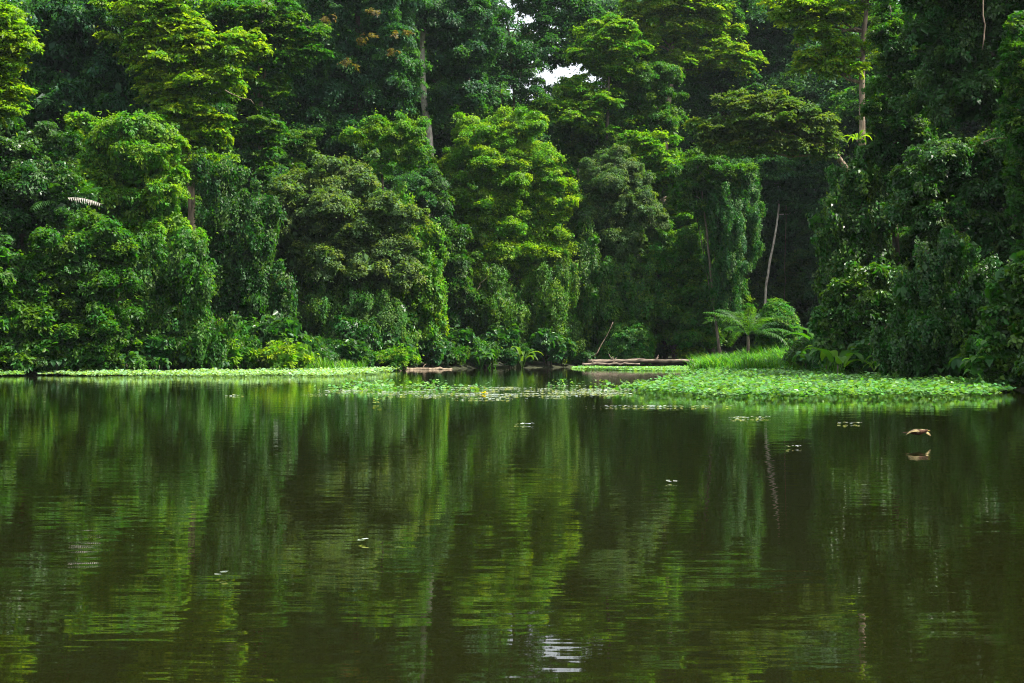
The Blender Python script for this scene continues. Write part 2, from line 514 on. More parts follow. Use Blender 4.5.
tree("creeper_clad_tree", "creeper column below the light domed tree reaching the white mat", 72,
     [(148, 290, 30, 48), (190, 285, 26, 46), (170, 335, 40, 34), (205, 330, 22, 30), (130, 335, 26, 30)], MG, 'vine', L=0.22, rc=0.5, tr=0.15, crown_name="creeper")
tree("broad_tree", "broad dark bluish tree filling the upper left corner", 86,
     [(55, 48, 62, 46), (112, 95, 48, 42), (85, 15, 60, 35), (130, 55, 36, 42), (60, 100, 50, 40), (20, 75, 40, 50), (30, 130, 40, 30)], TG, 'dome', L=0.26, rc=0.75, tr=0.4,
     trunk=[(60, 330), (55, 140), (70, 40)])
tree("leafy_tree", "fresh yellow green branch tree at the top left frame edge", 64,
     [(0, 20, 24, 22), (10, 45, 18, 12), (-5, 80, 22, 25), (6, 105, 14, 14), (14, 92, 10, 8), (-30, 50, 30, 60)], YG, 'layer', L=0.28, rc=0.5, tr=0.15, base_px=-45, width=0.42)
tree("layered_tree", "yellow green tree with flat tiered branches, left of the thin dark trunk", 83,
     [(150, 8, 40, 16), (182, 38, 38, 13), (215, 52, 34, 12), (170, 62, 34, 11), (205, 82, 42, 11), (240, 44, 20, 9), (160, 92, 22, 10), (195, 112, 30, 11), (182, 138, 26, 11), (212, 130, 18, 9), (205, 165, 22, 14), (175, 28, 26, 14), (140, 40, 22, 16)],
     YG, 'layer', L=0.24, rc=0.55, trunk=[(192, 300), (191, 190), (188, 110), (196, 20)], tr=0.28, tmat=M_BARK_MID, filler=0.4, dens=0.7)
tree("tall_tree", "tall thin dark-trunked tree with tiered blue green crown and creeper on the stem", 88,
     [(250, 15, 42, 14), (285, 30, 30, 11), (238, 50, 28, 9), (270, 60, 26, 9), (255, 88, 28, 12), (262, 128, 22, 16), (266, 155, 14, 24), (300, 55, 18, 8), (230, 25, 24, 12)],
     MG, 'layer', L=0.24, rc=0.55, trunk=[(262, 345), (262, 210), (259, 90), (262, -20)], tr=0.26, tmat=M_BARK_MID, filler=0.5)
tree("creeper_clad_tree", "dark creeper-clad tree between the light dome and the greyish dome", 80,
     [(218, 185, 22, 32), (238, 215, 34, 42), (228, 262, 32, 48), (252, 300, 30, 42), (262, 235, 18, 40), (222, 320, 26, 35)], DG, 'vine', L=0.22, rc=0.5, tr=0.3, crown_name="creeper")
tree("domed_tree", "large greyish olive domed tree left of centre", 87,
     [(325, 205, 52, 36), (295, 235, 34, 44), (362, 222, 40, 40), (340, 262, 46, 44), (378, 262, 34, 42), (352, 182, 34, 24), (305, 195, 30, 26), (398, 225, 20, 24)], (0.072, 0.135, 0.045), 'loose', L=0.2, rc=0.55, mat=M_LEAF_MATT, tr=0.35, lai=1.2)
tree("creeper_clad_tree", "bright creeper cascade down the right side of the greyish olive dome", 90,
     [(412, 252, 24, 30), (427, 285, 18, 30), (398, 218, 18, 20), (412, 322, 26, 30), (436, 305, 10, 22), (392, 290, 20, 30)], LG, 'vine', L=0.22, rc=0.45, tr=0.15, crown_name="creeper")
tree("creeper_clad_tree", "hanging creeper curtain beneath the greyish olive dome, over the white mat", 86,
     [(318, 312, 34, 38), (355, 318, 34, 44), (380, 330, 24, 36), (340, 350, 36, 18)], (0.048, 0.130, 0.020), 'vine', L=0.2, rc=0.45, tr=0.15, crown_name="creeper", mat=M_LEAF_MATT)
# ---- second row, left half
def pink_tips(root, root_loc):
    bw = blobs_from_px([(368, 38, 13, 6, -5), (400, 34, 8, 6, -4), (330, 18, 9, 5, -4), (350, 64, 8, 4, -6), (394, 52, 6, 4, -5), (372, 12, 8, 4, -5)], 104)
    P, N, Dr, LL, S = crown_arrays(bw, 0.28, 0.2, 'loose', dens=0.35, back=1.0, filler=0)
    link("young_leaves", leaves_mesh("young_leaves", P - root_loc, N, Dr, LL, S), M_LEAF_MATT, parent=root, color=(0.095, 0.085, 0.040))
tree("tall_tree", "tall dark tree with pinkish young leaves near its top", 104,
     [(312, 25, 34, 26), (345, 55, 40, 34), (330, 100, 42, 32), (385, 30, 36, 36), (392, 85, 34, 34), (292, 75, 30, 28), (352, 138, 42, 24), (310, 145, 36, 30), (360, -10, 60, 24)],
     TG, 'dome', L=0.27, rc=0.8, tr=0.4, extra=pink_tips)
tree("small_tree", "small bright green tree in front of the pale leaning trunk", 90,
     [(404, 134, 20, 14), (388, 150, 20, 16), (414, 150, 14, 14), (362, 138, 14, 9), (378, 128, 10, 8)], LG, 'dome', L=0.22, rc=0.5, tr=0.14, base_px=395)
tree("pale_trunk_tree", "tree with a bent whitish bare trunk under a dark crown", 110,
     [(432, 18, 42, 24), (400, 5, 30, 20), (470, 50, 30, 32), (462, 95, 24, 24), (455, 10, 34, 22)], TG, 'dome', L=0.27, rc=0.75, limbs=False,
     trunk=[(428, 230), (431, 155), (430, 130), (424, 105), (420, 80), (420, 48), (425, 15)], tr=0.42, tmat=M_BARK_PALE)
tree("leafy_tree", "dark green tree in the hollow between the greyish dome and the bright round tree", 100,
     [(428, 200, 24, 26), (440, 245, 26, 34), (448, 300, 26, 40), (445, 345, 30, 22), (415, 175, 22, 16)], DG, 'dome', L=0.24, rc=0.6, tr=0.25)
tree("round_tree", "big bright yellow green round-topped tree at the centre", 103,
     [(492, 138, 42, 20), (520, 125, 30, 12), (470, 158, 34, 18), (540, 160, 26, 22), (505, 172, 42, 24), (450, 195, 28, 20), (488, 208, 40, 28), (546, 205, 26, 30), (522, 222, 36, 32), (458, 232, 26, 24), (556, 245, 18, 30), (490, 255, 38, 30), (535, 265, 30, 32)],
     (0.090, 0.205, 0.012), 'loose', L=0.21, rc=0.6, tr=0.4, lai=1.3)
tree("creeper_clad_tree", "trailing creepers under the bright round-topped central tree, down to the water", 102,
     [(470, 300, 30, 42), (505, 305, 32, 48), (545, 305, 28, 50), (562, 285, 14, 40), (490, 345, 36, 20), (540, 345, 36, 20), (572, 335, 14, 26)], (0.055, 0.145, 0.014), 'vine', L=0.21, rc=0.5, tr=0.2, crown_name="creeper")
tree("tall_tree", "open-crowned bluish tree with sky showing at its right, top centre", 118,
     [(505, 30, 32, 26), (528, 62, 30, 26), (480, 45, 28, 30), (500, 92, 36, 22), (535, 100, 24, 16), (470, 15, 28, 20), (550, 2, 7, 4), (576, 30, 12, 7), (557, 46, 16, 9), (568, 3, 9, 5), (545, 28, 8, 9), (580, 50, 14, 9), (538, 14, 12, 8), (560, 22, 7, 4), (588, 12, 12, 7), (530, 0, 14, 8), (564, 60, 10, 6)], TG, 'loose', L=0.27, rc=0.7, trunk=[(512, 200), (514, 90), (508, 25)], tr=0.2, filler=0.0, dens=0.6, back=0.1, tmat=M_BARK_MID)
tree("layered_tree", "bright tiered tree top just right of the sky gap", 112,
     [(612, 28, 24, 8), (600, 42, 24, 9), (622, 50, 20, 9), (588, 58, 20, 8), (612, 66, 18, 8), (575, 88, 20, 8), (592, 100, 26, 9), (560, 108, 22, 8), (578, 122, 28, 9)],
     LG, 'layer', L=0.26, rc=0.6, trunk=[(604, 200), (608, 110), (610, 45)], tr=0.2, filler=0.6)
tree("layered_tree", "pale yellow crowned tree on a leaning trunk, top right of centre", 122,
     [(680, 6, 40, 13), (650, 16, 28, 11), (704, 26, 24, 12), (668, 34, 34, 12), (712, 50, 26, 12), (735, 62, 18, 10), (640, 42, 22, 12), (690, 62, 30, 12), (672, -12, 50, 12)],
     YG, 'layer', L=0.28, rc=0.65, trunk=[(664, 200), (667, 110), (674, 82), (672, 30)], tr=0.38, tmat=M_BARK_MID, filler=0.6)
tree("leafy_tree", "bluish green tree below the pale yellow crown, beside the dark hollow", 124,
     [(722, 82, 30, 14), (700, 92, 26, 14), (745, 100, 20, 14), (718, 104, 30, 12)], TG, 'layer', L=0.27, rc=0.65, tr=0.25, base_px=735)
tree("leafy_tree", "mid green tree in the slope right of the bright round tree", 114,
     [(640, 92, 34, 28), (602, 135, 34, 24), (650, 130, 32, 30), (575, 150, 26, 24), (625, 160, 34, 26)], MG, 'loose', L=0.25, rc=0.65, tr=0.3)
tree("leafy_tree", "fresh green slanting tree edge leading down to the hanging curtain", 108,
     [(655, 160, 24, 20), (668, 185, 24, 20), (680, 212, 20, 22), (690, 245, 16, 22), (640, 145, 18, 14)], LG, 'layer', L=0.25, rc=0.5, tr=0.2, filler=0.6)
tree("domed_tree", "greyish brown-green domed tree between the central tree and the dark columns", 105,
     [(612, 180, 36, 28), (636, 215, 28, 36), (600, 225, 26, 40), (628, 262, 28, 38)], GG, 'dome', L=0.19, rc=0.45, mat=M_LEAF_MATT, tr=0.25)
tree("creeper_clad_tree", "climbing creepers over the stems right of the central tree, above the leaning pole", 103,
     [(585, 275, 18, 44), (602, 305, 22, 36), (635, 300, 26, 30), (580, 325, 16, 30), (612, 285, 20, 30)], MG, 'vine', L=0.21, rc=0.45, tr=0.15, crown_name="creeper")
tree("columnar_tree", "columnar tree left of the hanging curtain", 104.5,
     [(682, 268, 26, 34), (668, 305, 30, 34), (700, 300, 20, 36), (655, 255, 18, 28), (685, 335, 34, 20)], (0.045, 0.145, 0.016), 'loose', L=0.23, rc=0.5, tr=0.25)
tree("creeper_curtain", "blue green curtain of hanging creepers left of the dark inlet", 102,
     [(700, 188, 8, 24), (711, 208, 9, 42), (723, 228, 8, 56), (734, 242, 9, 64), (746, 205, 8, 34), (753, 230, 5, 40), (717, 285, 9, 34), (730, 305, 11, 26), (690, 178, 8, 14), (741, 180, 14, 12)], (0.028, 0.110, 0.022), 'vine', L=0.19, rc=0.4, tr=0.05, dens=0.8, crown_name="creeper", cat="creeper", lai=1.3, lobes=True, rough=0.5)
tree("leafy_tree", "leafy cap of foliage over the blue green creeper curtain", 101,
     [(700, 168, 26, 11), (732, 172, 22, 9), (688, 188, 12, 18)], MG, 'loose', L=0.22, rc=0.5, tr=0.12, base_px=722)
tree("shade_tree", "dark tree carrying the blue green creeper curtain", 108,
     [(700, 200, 20, 30), (722, 215, 20, 36), (715, 260, 26, 40), (728, 315, 24, 26), (700, 170, 24, 20)], MG, 'loose', L=0.24, rc=0.6, tr=0.3)
tree("leafy_tree", "dark leafy thicket behind the fallen logs", 106.5,
     [(600, 330, 26, 26), (650, 325, 30, 30), (690, 330, 24, 24), (640, 300, 26, 24)], (0.034, 0.11, 0.016), 'loose', L=0.26, rc=0.5, tr=0.15)
tree("leafy_tree", "shaded leafy tree between the creeper curtain and the mound", 121,
     [(755, 300, 30, 36), (790, 320, 26, 26), (745, 270, 20, 26)], DG, 'loose', L=0.26, rc=0.6, tr=0.2)
# ---- inlet
tree("slender_tree", "slender tree with a thin pale crooked stem in the dark inlet", 114,
     [(785, 178, 34, 11), (812, 190, 24, 10), (768, 166, 30, 10), (805, 210, 20, 9), (765, 195, 22, 10), (800, 168, 26, 9)], TG, 'layer', L=0.24, rc=0.55,
     trunk=[(764, 345), (765, 297), (769, 262), (775, 240), (779, 212), (778, 178)], tr=0.13, tmat=M_BARK_PALE, mat=M_LEAF_MATT, filler=0.5)
tree("shade_tree", "dim bluish tree at the back of the inlet", 128,
     [(790, 250, 44, 46), (812, 300, 34, 44), (770, 300, 34, 40), (745, 150, 26, 40), (800, 130, 40, 30)], TG, 'loose', L=0.28, rc=0.8, mat=M_LEAF_MATT, tr=0.25)
tree("shade_tree", "dim tall tree above the inlet, behind the overhanging olive bough", 132,
     [(775, 45, 44, 50), (740, 30, 34, 46), (812, 85, 30, 30), (770, 95, 40, 22)], TG, 'loose', L=0.28, rc=0.8, mat=M_LEAF_MATT, tr=0.35)
tree("overhanging_tree", "olive brown bough tree reaching left across the inlet", 84,
     [(752, 104, 30, 8), (785, 112, 32, 10), (722, 128, 24, 9), (760, 126, 38, 10), (800, 128, 26, 11), (742, 146, 30, 8), (782, 144, 30, 9), (712, 142, 14, 7), (822, 148, 16, 12)],
     OG, 'layer', L=0.22, rc=0.45, trunk=[(868, 350), (862, 220), (850, 165), (815, 135), (770, 118)], tr=0.28, tmat=M_BARK_MID, mat=M_LEAF_MATT, filler=0.4)
# ---- right bank
tree("tall_tree", "tall tree with straight grey-brown trunk and yellow green leaves at the top right", 76,
     [(800, 5, 30, 9), (832, 14, 26, 10), (815, 32, 20, 8), (838, 48, 20, 9), (816, 64, 18, 8), (838, 70, 16, 8), (790, 18, 18, 8), (870, -14, 40, 16)],
     YG, 'layer', L=0.25, rc=0.45, trunk=[(862, 345), (861, 150), (862, 60), (867, -20)], tr=0.26, tmat=M_BARK_MID, filler=0.4, width=0.5)
tree("shade_tree", "dark slim tree just right of the straight trunk, top right", 64,
     [(888, 30, 18, 36), (884, 100, 18, 34), (892, 155, 24, 32), (915, 60, 22, 44), (905, 120, 24, 36)], DG, 'loose', L=0.19, rc=0.45, tr=0.2, base_px=905)
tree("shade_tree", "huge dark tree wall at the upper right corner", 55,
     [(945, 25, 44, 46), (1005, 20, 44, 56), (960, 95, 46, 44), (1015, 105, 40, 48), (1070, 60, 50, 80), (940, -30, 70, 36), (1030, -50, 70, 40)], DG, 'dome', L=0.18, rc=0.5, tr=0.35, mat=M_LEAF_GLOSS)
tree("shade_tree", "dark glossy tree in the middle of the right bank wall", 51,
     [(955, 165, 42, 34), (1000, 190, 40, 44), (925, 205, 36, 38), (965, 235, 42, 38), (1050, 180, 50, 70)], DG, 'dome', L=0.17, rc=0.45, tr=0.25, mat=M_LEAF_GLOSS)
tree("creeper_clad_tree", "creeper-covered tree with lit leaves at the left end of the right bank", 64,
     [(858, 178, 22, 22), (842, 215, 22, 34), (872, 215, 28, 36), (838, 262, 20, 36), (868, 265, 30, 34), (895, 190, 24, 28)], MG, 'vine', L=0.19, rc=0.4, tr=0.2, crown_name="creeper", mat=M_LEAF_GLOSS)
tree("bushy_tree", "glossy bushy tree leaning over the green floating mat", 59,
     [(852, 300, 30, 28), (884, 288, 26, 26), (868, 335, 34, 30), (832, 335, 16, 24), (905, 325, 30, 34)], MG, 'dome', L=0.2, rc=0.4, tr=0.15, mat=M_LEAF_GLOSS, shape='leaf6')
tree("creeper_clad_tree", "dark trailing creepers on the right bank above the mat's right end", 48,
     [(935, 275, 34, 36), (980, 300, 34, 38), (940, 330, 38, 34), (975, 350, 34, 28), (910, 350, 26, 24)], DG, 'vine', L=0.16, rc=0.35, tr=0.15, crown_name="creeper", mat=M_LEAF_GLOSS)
tree("broadleaf_tree", "large-leaved plant thicket at the right frame edge over the water", 43,
     [(1008, 330, 20, 40), (1020, 285, 18, 24), (1002, 368, 20, 18), (1045, 320, 30, 60)], MG, 'loose', L=0.26, rc=0.35, tr=0.1, mat=M_LEAF_GLOSS, shape='leaf6', width=0.6)
tree("leafy_tree", "leafy tree with brighter leaves along the right frame edge, halfway up", 46,
     [(1018, 70, 16, 44), (1020, 150, 16, 40), (1024, 215, 16, 30), (1050, 120, 30, 90)], (0.028, 0.095, 0.014), 'loose', L=0.18, rc=0.35, tr=0.15, base_px=1060)

# ---- forest behind: individual trees, copies of a few grown shapes
def back_proto(kind, h, color, style):
    bl = []
    R = h * 0.16
    for k in range(7):
        a = k * 2.4 + kind
        rr = R * (0.2 + 0.75 * ((k * 0.37 + kind * 0.2) % 1))
        z = h * (0.95 - 0.40 * ((k * 0.61 + kind * 0.13) % 1))
        r = R * (0.50 + 0.25 * ((k * 0.43) % 1))
        bl.append(((rr * math.cos(a), rr * math.sin(a), z - r * 0.6), (r, r, r * 0.75)))
    for k in range(7):
        a = k * 1.9 + kind * 2
        z = h * (0.06 + 0.08 * k)
        r = R * 0.62
        bl.append(((R * 0.5 * math.cos(a), R * 0.5 * math.sin(a), z), (r, r, r * 1.15)))
    root = link("forest_tree", None, label="tall dark tree in the shaded rows behind the riverside trees", cat="tree", group="forest trees behind the riverside row")
    P, N, Dr, LL, S = crown_arrays(expand_lobes(bl, 5, sat=2), 0.75, 0.28, style, lai=1.0, back=1.0, filler=1.0)
    link("crown", leaves_mesh("crown", P, N, Dr, LL, S), M_LEAF_MATT, parent=root, color=color)
    paths = [smooth_path([(0, 0, -0.5), (0.3, 0, h * 0.5), (0, 0.2, h * 0.9)], 0.4, 0.12, n=12, amp=0.06)]
    for c, r in bl:
        t = min(0.8, max(0.1, c[2] / h - 0.12))
        paths.append(wiggle((0.2, 0, h * t), c, 0.12, 0.03, n=6, amp=0.2))
    link("trunk", tube_mesh("trunk", paths, 6), M_BARK, parent=root)
    return root

PROTOS = [back_proto(0, 30, (0.030, 0.105, 0.034), 'dome'), back_proto(1, 30, (0.030, 0.10, 0.02), 'loose'), back_proto(2, 30, MG, 'layer'), back_proto(3, 30, (0.026, 0.10, 0.03), 'loose')]
used = set()
def copy_thing(o):
    if o.name not in used:
        used.add(o.name); return o
    c = o.copy(); col.objects.link(c)
    for ch in [x for x in col.objects if x.parent == o]:
        d = ch.copy(); col.objects.link(d); d.parent = c
    return c
R_ = random.Random(11)
REGIONS = [(60, "at the far left frame edge"), (125, "by the tree with the dead palm frond"), (215, "by the light green creeper-hung dome, left bank"),
           (290, "between the light dome and the greyish olive dome"), (385, "by the greyish olive dome"), (445, "between the olive dome and the bright central tree"),
           (530, "by the left half of the bright central tree"), (600, "by the right half of the bright central tree"), (690, "by the slope right of the central tree"),
           (760, "by the blue green creeper curtain"), (850, "around the dark inlet"), (930, "by the straight trunk, right bank"), (9999, "by the right frame edge")]
def put_label(o, text, group, x, y):
    px = 512 + x / y * FOC
    ph = [p for lim, p in REGIONS if px < lim][0]
    o["label"] = text + " " + ph; o["group"] = group + " " + ph
def copy_row(xr, yr, sx, sy, dmin, dfun, topfun, label=None, group=None, protos=PROTOS, jit=2.2, wmin=0.8):
    n = 0
    for gx in np.arange(xr[0], xr[1], sx):
        for gy in np.arange(yr[0], yr[1], sy):
            x = gx + R_.uniform(-jit, jit); y = gy + R_.uniform(-jit, jit)
            d = float(land_distance(x, y)); px = 512 + x / y * FOC
            if d < dmin or d > 55 or px < -140 or px > 1200 or not dfun(px, x, y, d): continue
            kind_ = R_.randrange(len(protos)); o = copy_thing(protos[kind_])
            depth_ = "" if label else (["near row", "middle row", "far row"][0 if d < 24 else 1 if d < 40 else 2] + ", ")
            put_label(o, (label or "forest tree, ") + depth_ + ["bluish dense", "dark loose", "mid green tiered", "dark bluish loose"][kind_] + ",", group or "forest trees of the back rows", x, y)
            z = float(ground_z(x, y))
            want = min(max((350 - topfun(px)) / FOC * y + 1.2, 5), 44)
            s = (want - z) / 31.0
            w = min(max(s, wmin), 1.15)
            o.location = (x, y, z); o.scale = (w, w, s); o.rotation_euler = (0, 0, R_.uniform(0, 6.28)); n += 1
    return n
def back_min(px):
    return float(np.interp(px, [-150, 230, 300, 420, 600, 640, 740, 830, 838, 890, 900, 1200], [92, 94, 112, 120, 124, 128, 128, 130, 84, 82, 62, 60]))
def back_top(px):
    if 508 < px < 612: return R_.uniform(70, 130)
    if 434 < px < 448: return R_.uniform(60, 90)
    if 850 < px < 878: return R_.uniform(62, 80)
    return -R_.uniform(0, 70)
nb = copy_row((-75, 76), (48, 175), 6.3, 7.5, 9, lambda px, x, y, d: y > back_min(px) and not (13 < x < 42 and 64 < y < 113), back_top)
def mid_ok(px, x, y, d):
    lo = np.interp(px, [-150, 380, 450, 600, 700, 720, 830, 840, 1200], [76, 90, 108, 110, 114, 118, 118, 66, 54])
    return lo < y < lo + 9
def mid_top(px):
    if 735 < px < 800: return R_.uniform(290, 315)
    return float(np.interp(px, [0, 200, 300, 395, 412, 442, 455, 600, 735, 810, 860, 1024], [110, 120, 100, 120, 200, 200, 150, 120, 185, 210, 170, 40])) + R_.uniform(-15, 50)
for x, y, h in [(31, 30, 22), (33, 38, 24), (32, 46, 23), (35, 54, 24), (40, 62, 20), (30, 20, 22), (41, 46, 26), (30, 8, 22), (36, -4, 24), (38, 28, 25), (29, -10, 22)]:  # out-of-view trees added to keep the sun off the right bank
    o = copy_thing(PROTOS[R_.randrange(4)]); o.location = (x, y, float(ground_z(x, y))); o.scale = (1, 1, h / 31.0); o.rotation_euler = (0, 0, R_.uniform(0, 6.28)); put_label(o, 'unseen tree added for shade', 'unseen shade trees added on the right bank', x, y)
nb += copy_row((-50, 50), (48, 132), 3.4, 3.6, 2.5, mid_ok, mid_top, "shaded mid-height tree, ", "mid-height trees in the gaps of the riverside row", jit=1.2, wmin=0.3)
print("back trees", nb)
#ENDBACK

# ------------------------------------------------------------------ bank undergrowth: shrubs
def shrub_proto(name, label, color, style, L, rc, h, w, mat, shape='rhomb', group=None, width=0.5):
    root = link(name, None, label=label, cat="shrub", group=group)
    bl = []
    for k in range(6):
        a = k * 1.05; r = w * 0.5 * (0.45 + 0.25 * ((k * 0.37) % 1))
        bl.append(((w * 0.28 * math.cos(a), w * 0.28 * math.sin(a), h * (0.35 + 0.3 * ((k * 0.61) % 1))), (r, r, r * h / w)))
    P, N, Dr, LL, S = crown_arrays(bl, rc, L, style, lai=1.1, back=0.8)
    ok = P[:, 2] > 0
    link("foliage", leaves_mesh("foliage", P[ok], N[ok], Dr[ok], LL[ok], S[ok], shape=shape, width=width), mat, parent=root, color=color)
    paths = [wiggle((0.1 * k, 0, -0.2), c, 0.05, 0.02, n=5, amp=0.06) for k, (c, r) in enumerate(bl)]
    link("stem", tube_mesh("stem", paths, 6), M_BARK, parent=root)
    return root

def bigleaf_mesh(nleaf, h, L, w, upright=0.5, seed=1, segs=5):
    """rosette of long arching blades with midrib fold"""
    r = random.Random(seed)
    V, F, A, B = [], [], [], []
    for k in range(nleaf):
        a = k * 2.399 + r.uniform(-0.3, 0.3)
        el = upright + r.uniform(-0.25, 0.3)
        hz = np.array([math.cos(a), math.sin(a), 0]); side = np.array([-math.sin(a), math.cos(a), 0])
        LL = L * r.uniform(0.7, 1.15); stalk = h * r.uniform(0.5, 1.0)
        st = np.array([hz[0] * 0.15, hz[1] * 0.15, 0]) + hz * stalk * 0.25 + np.array([0, 0, stalk])
        # stalk as a narrow blade
        b = len(V); V += [hz * 0.05 - side * 0.02, hz * 0.05 + side * 0.02, st + side * 0.015, st - side * 0.015]
        F.append([b, b + 1, b + 2, b + 3]); A.append(0.4)
        ang = el * 1.4; p = st.copy(); rnd = r.random()
        prev = None
        for s in range(segs + 1):
            t = s / segs
            wd = w * 0.5 * (math.sin(math.pi * min(1, 0.12 + t * 0.88)) ** 0.7) if s < segs else 0.01
            n = np.array([0, 0, 1]) * math.cos(ang) - hz * math.sin(ang)
            i = len(V)
            V += [p - side * wd + n * wd * 0.3, p, p + side * wd + n * wd * 0.3]
            if prev is not None:
                F.append([prev, prev + 1, i + 1, i]); F.append([prev + 1, prev + 2, i + 2, i + 1]); A += [rnd, rnd]
            prev = i
            p = p + (hz * math.cos(ang) + np.array([0, 0, math.sin(ang)])) * LL / segs
            ang -= 0.42
    V = np.array(V); A = np.array(A)
    return raw_mesh("leaves", V, [i for f in F for i in f], [len(f) for f in F], {"leaf_rnd": A, "spray_rnd": A * 0.8}, smooth=False)

def bigleaf_proto(name, label, color, n, h, L, w, mat, group, upright=0.5, seed=1, cat="plant"):
    root = link(name, None, label=label, cat=cat, group=group)
    link("leaves", bigleaf_mesh(n, h, L, w, upright, seed), mat, parent=root, color=color)
    link("stem", tube_mesh("stem", [wiggle((0, 0, -0.1), (0, 0, h * 0.6), 0.05, 0.03, 4, 0.01)], 6), M_BARK, parent=root, color=color)
    return root

SH = [shrub_proto("shrub", "low dark green shrub at the foot of the forest wall", DG, 'dome', 0.2, 0.4, 2.4, 2.8, M_LEAF_GLOSS, group="dark shrubs along the water edge"),
      shrub_proto("shrub", "low mid green creeper-hung shrub at the foot of the forest wall", MG, 'vine', 0.2, 0.4, 2.8, 2.6, M_LEAF, group="creeper-hung shrubs along the water edge"),
      shrub_proto("shrub", "low light green leafy shrub at the foot of the forest wall", LG, 'loose', 0.24, 0.4, 2.0, 2.6, M_LEAF, shape='leaf6', group="light green shrubs along the water edge")]
SH.append(shrub_proto("climber_thicket", "large-leaved climber thicket hanging at the foot of the forest wall", (0.028, 0.10, 0.022), 'loose', 0.42, 0.45, 3.6, 2.6, M_LEAF_GLOSS, shape='leaf6', group="large-leaved climbers along the water edge", width=0.65))
TARO = [bigleaf_proto("arum_plant", "broad-leaved arum plant among the creepers at the water edge", (0.03, 0.10, 0.025), 16, 1.0, 0.62, 0.36, M_LEAF, "arum plants at the water edge", 0.35, 3),
        bigleaf_proto("arum_plant", "yellowish long-leaved wild plant among the creepers at the water edge", (0.06, 0.13, 0.02), 14, 0.9, 1.2, 0.26, M_LEAF, "long-leaved plants at the water edge", 0.75, 5)]
def walk_shore(step):
    out = []
    S = SHORE[2:-2]
    for (x1, y1), (x2, y2) in zip(S[:-1], S[1:]):
        n = max(1, int(math.hypot(x2 - x1, y2 - y1) / step))
        nxn, nyn = -(y2 - y1), (x2 - x1)
        l = math.hypot(nxn, nyn)
        for k in range(n):
            t = (k + 0.5) / n
            x, y = x1 + (x2 - x1) * t, y1 + (y2 - y1) * t
            ux, uy = nxn / l, nyn / l
            if land_distance(x + ux, y + uy) < 0: ux, uy = -ux, -uy
            out.append((x, y, ux, uy))
    return out
for (x, y, ux, uy) in walk_shore(1.9):
    px = 512 + x / y * FOC
    if px < -60 or px > 1110: continue
    for off in (0.5, 2.6):
        a, b = x + ux * off + R_.uniform(-.5, .5), y + uy * off + R_.uniform(-.5, .5)
        if 585 < 512 + a / b * FOC < 812 and b > 66: continue
        ks = R_.choice([0, 0, 1, 1, 2, 3, 3]); o = copy_thing(SH[ks])
        o.location = (a, b, max(0.0, float(ground_z(a, b))))
        s = R_.uniform(0.6, 1.1) * (0.8 if off < 1 else 1.2)
        o.scale = (s, s, s * R_.uniform(0.8, 1.2)); o.rotation_euler = (0, 0, R_.uniform(0, 6.28))
        put_label(o, ["low dark shrub", "creeper-hung shrub", "light green shrub", "large-leaved climber thicket"][ks] + (", front row" if off < 1 else ", second row"),
                  ["dark shrubs", "creeper-hung shrubs", "light green shrubs", "climber thickets"][ks], a, b)
for (x, y, ux, uy) in walk_shore(1.5):
    px = 512 + x / y * FOC
    if px < -60 or px > 1110 or (385 < px < 440) or (600 < px < 812) or (230 < px < 385): continue
    if R_.random() < 0.25: continue
    off = R_.uniform(-0.6, 0.5)
    a, b = x + ux * off, y + uy * off
    o = copy_thing(TARO[R_.choice([0, 0, 1])])
    o.location = (a, b, max(0.0, float(ground_z(a, b))) + R_.uniform(0, 1.0) * 0)
    s = R_.uniform(0.7, 1.2); o.scale = (s, s, s); o.rotation_euler = (0, 0, R_.uniform(0, 6.28))
    put_label(o, "broad-leaved arum plant" if "arum" in o["label"] else "yellowish long-leaved plant", "waterside plants", a, b)
for label, px, py, D, w, color in [
        ("bright yellow green shrub in front of the dark hollow on the left bank", 290, 340, 73.5, 0.9, YG),
        ("rounded bright shrub left of the grass, behind the white mat", 235, 335, 74, 1.0, LG),
        ("bright low shrub below the creeper cascade at left of centre", 402, 345, 84, 0.8, LG),
        ("light green shrub behind the fallen logs", 655, 340, 113, 1.0, LG),
        ("yellowish upright shrub at the right end of the fallen logs", 692, 340, 104, 0.8, YG)]:
    o = copy_thing(SH[2]); p = W(px, 360, D)
    o.location = (p[0], p[1], max(0, float(ground_z(p[0], p[1])))); o.scale = (w * 1.1, w, w * 1.1)
    o["label"] = label; o["category"] = "shrub"
    if "group" in o: del o["group"]
    for ch in [x for x in col.objects if x.parent == o and x.name.startswith("foliage")]: ch.color = (*color, 1)

# ------------------------------------------------------------------ vine-covered mounds, palm, logs
def mound(name, label, px, py, rx, ry, D, color, group=None):
    return tree(name, label, D, [(px, py, rx, ry), (px - rx * 0.1, py + ry * 0.5, rx * 1.05, ry * 0.8)], color, 'dome', L=0.15, rc=0.32, lai=1.5, tr=0.15, crown_name="creeper", cat="creeper mound", rough=0.08, limbs=False, lobes=False)
mound("creeper_mound", "rounded stump mound smothered in small creeper beside the inlet palm", 779, 336, 21, 40, 92, (0.040, 0.14, 0.016))
mound("creeper_mound", "low rounded creeper mound behind the fallen log", 626, 343, 29, 23, 101.8, (0.04, 0.14, 0.02))

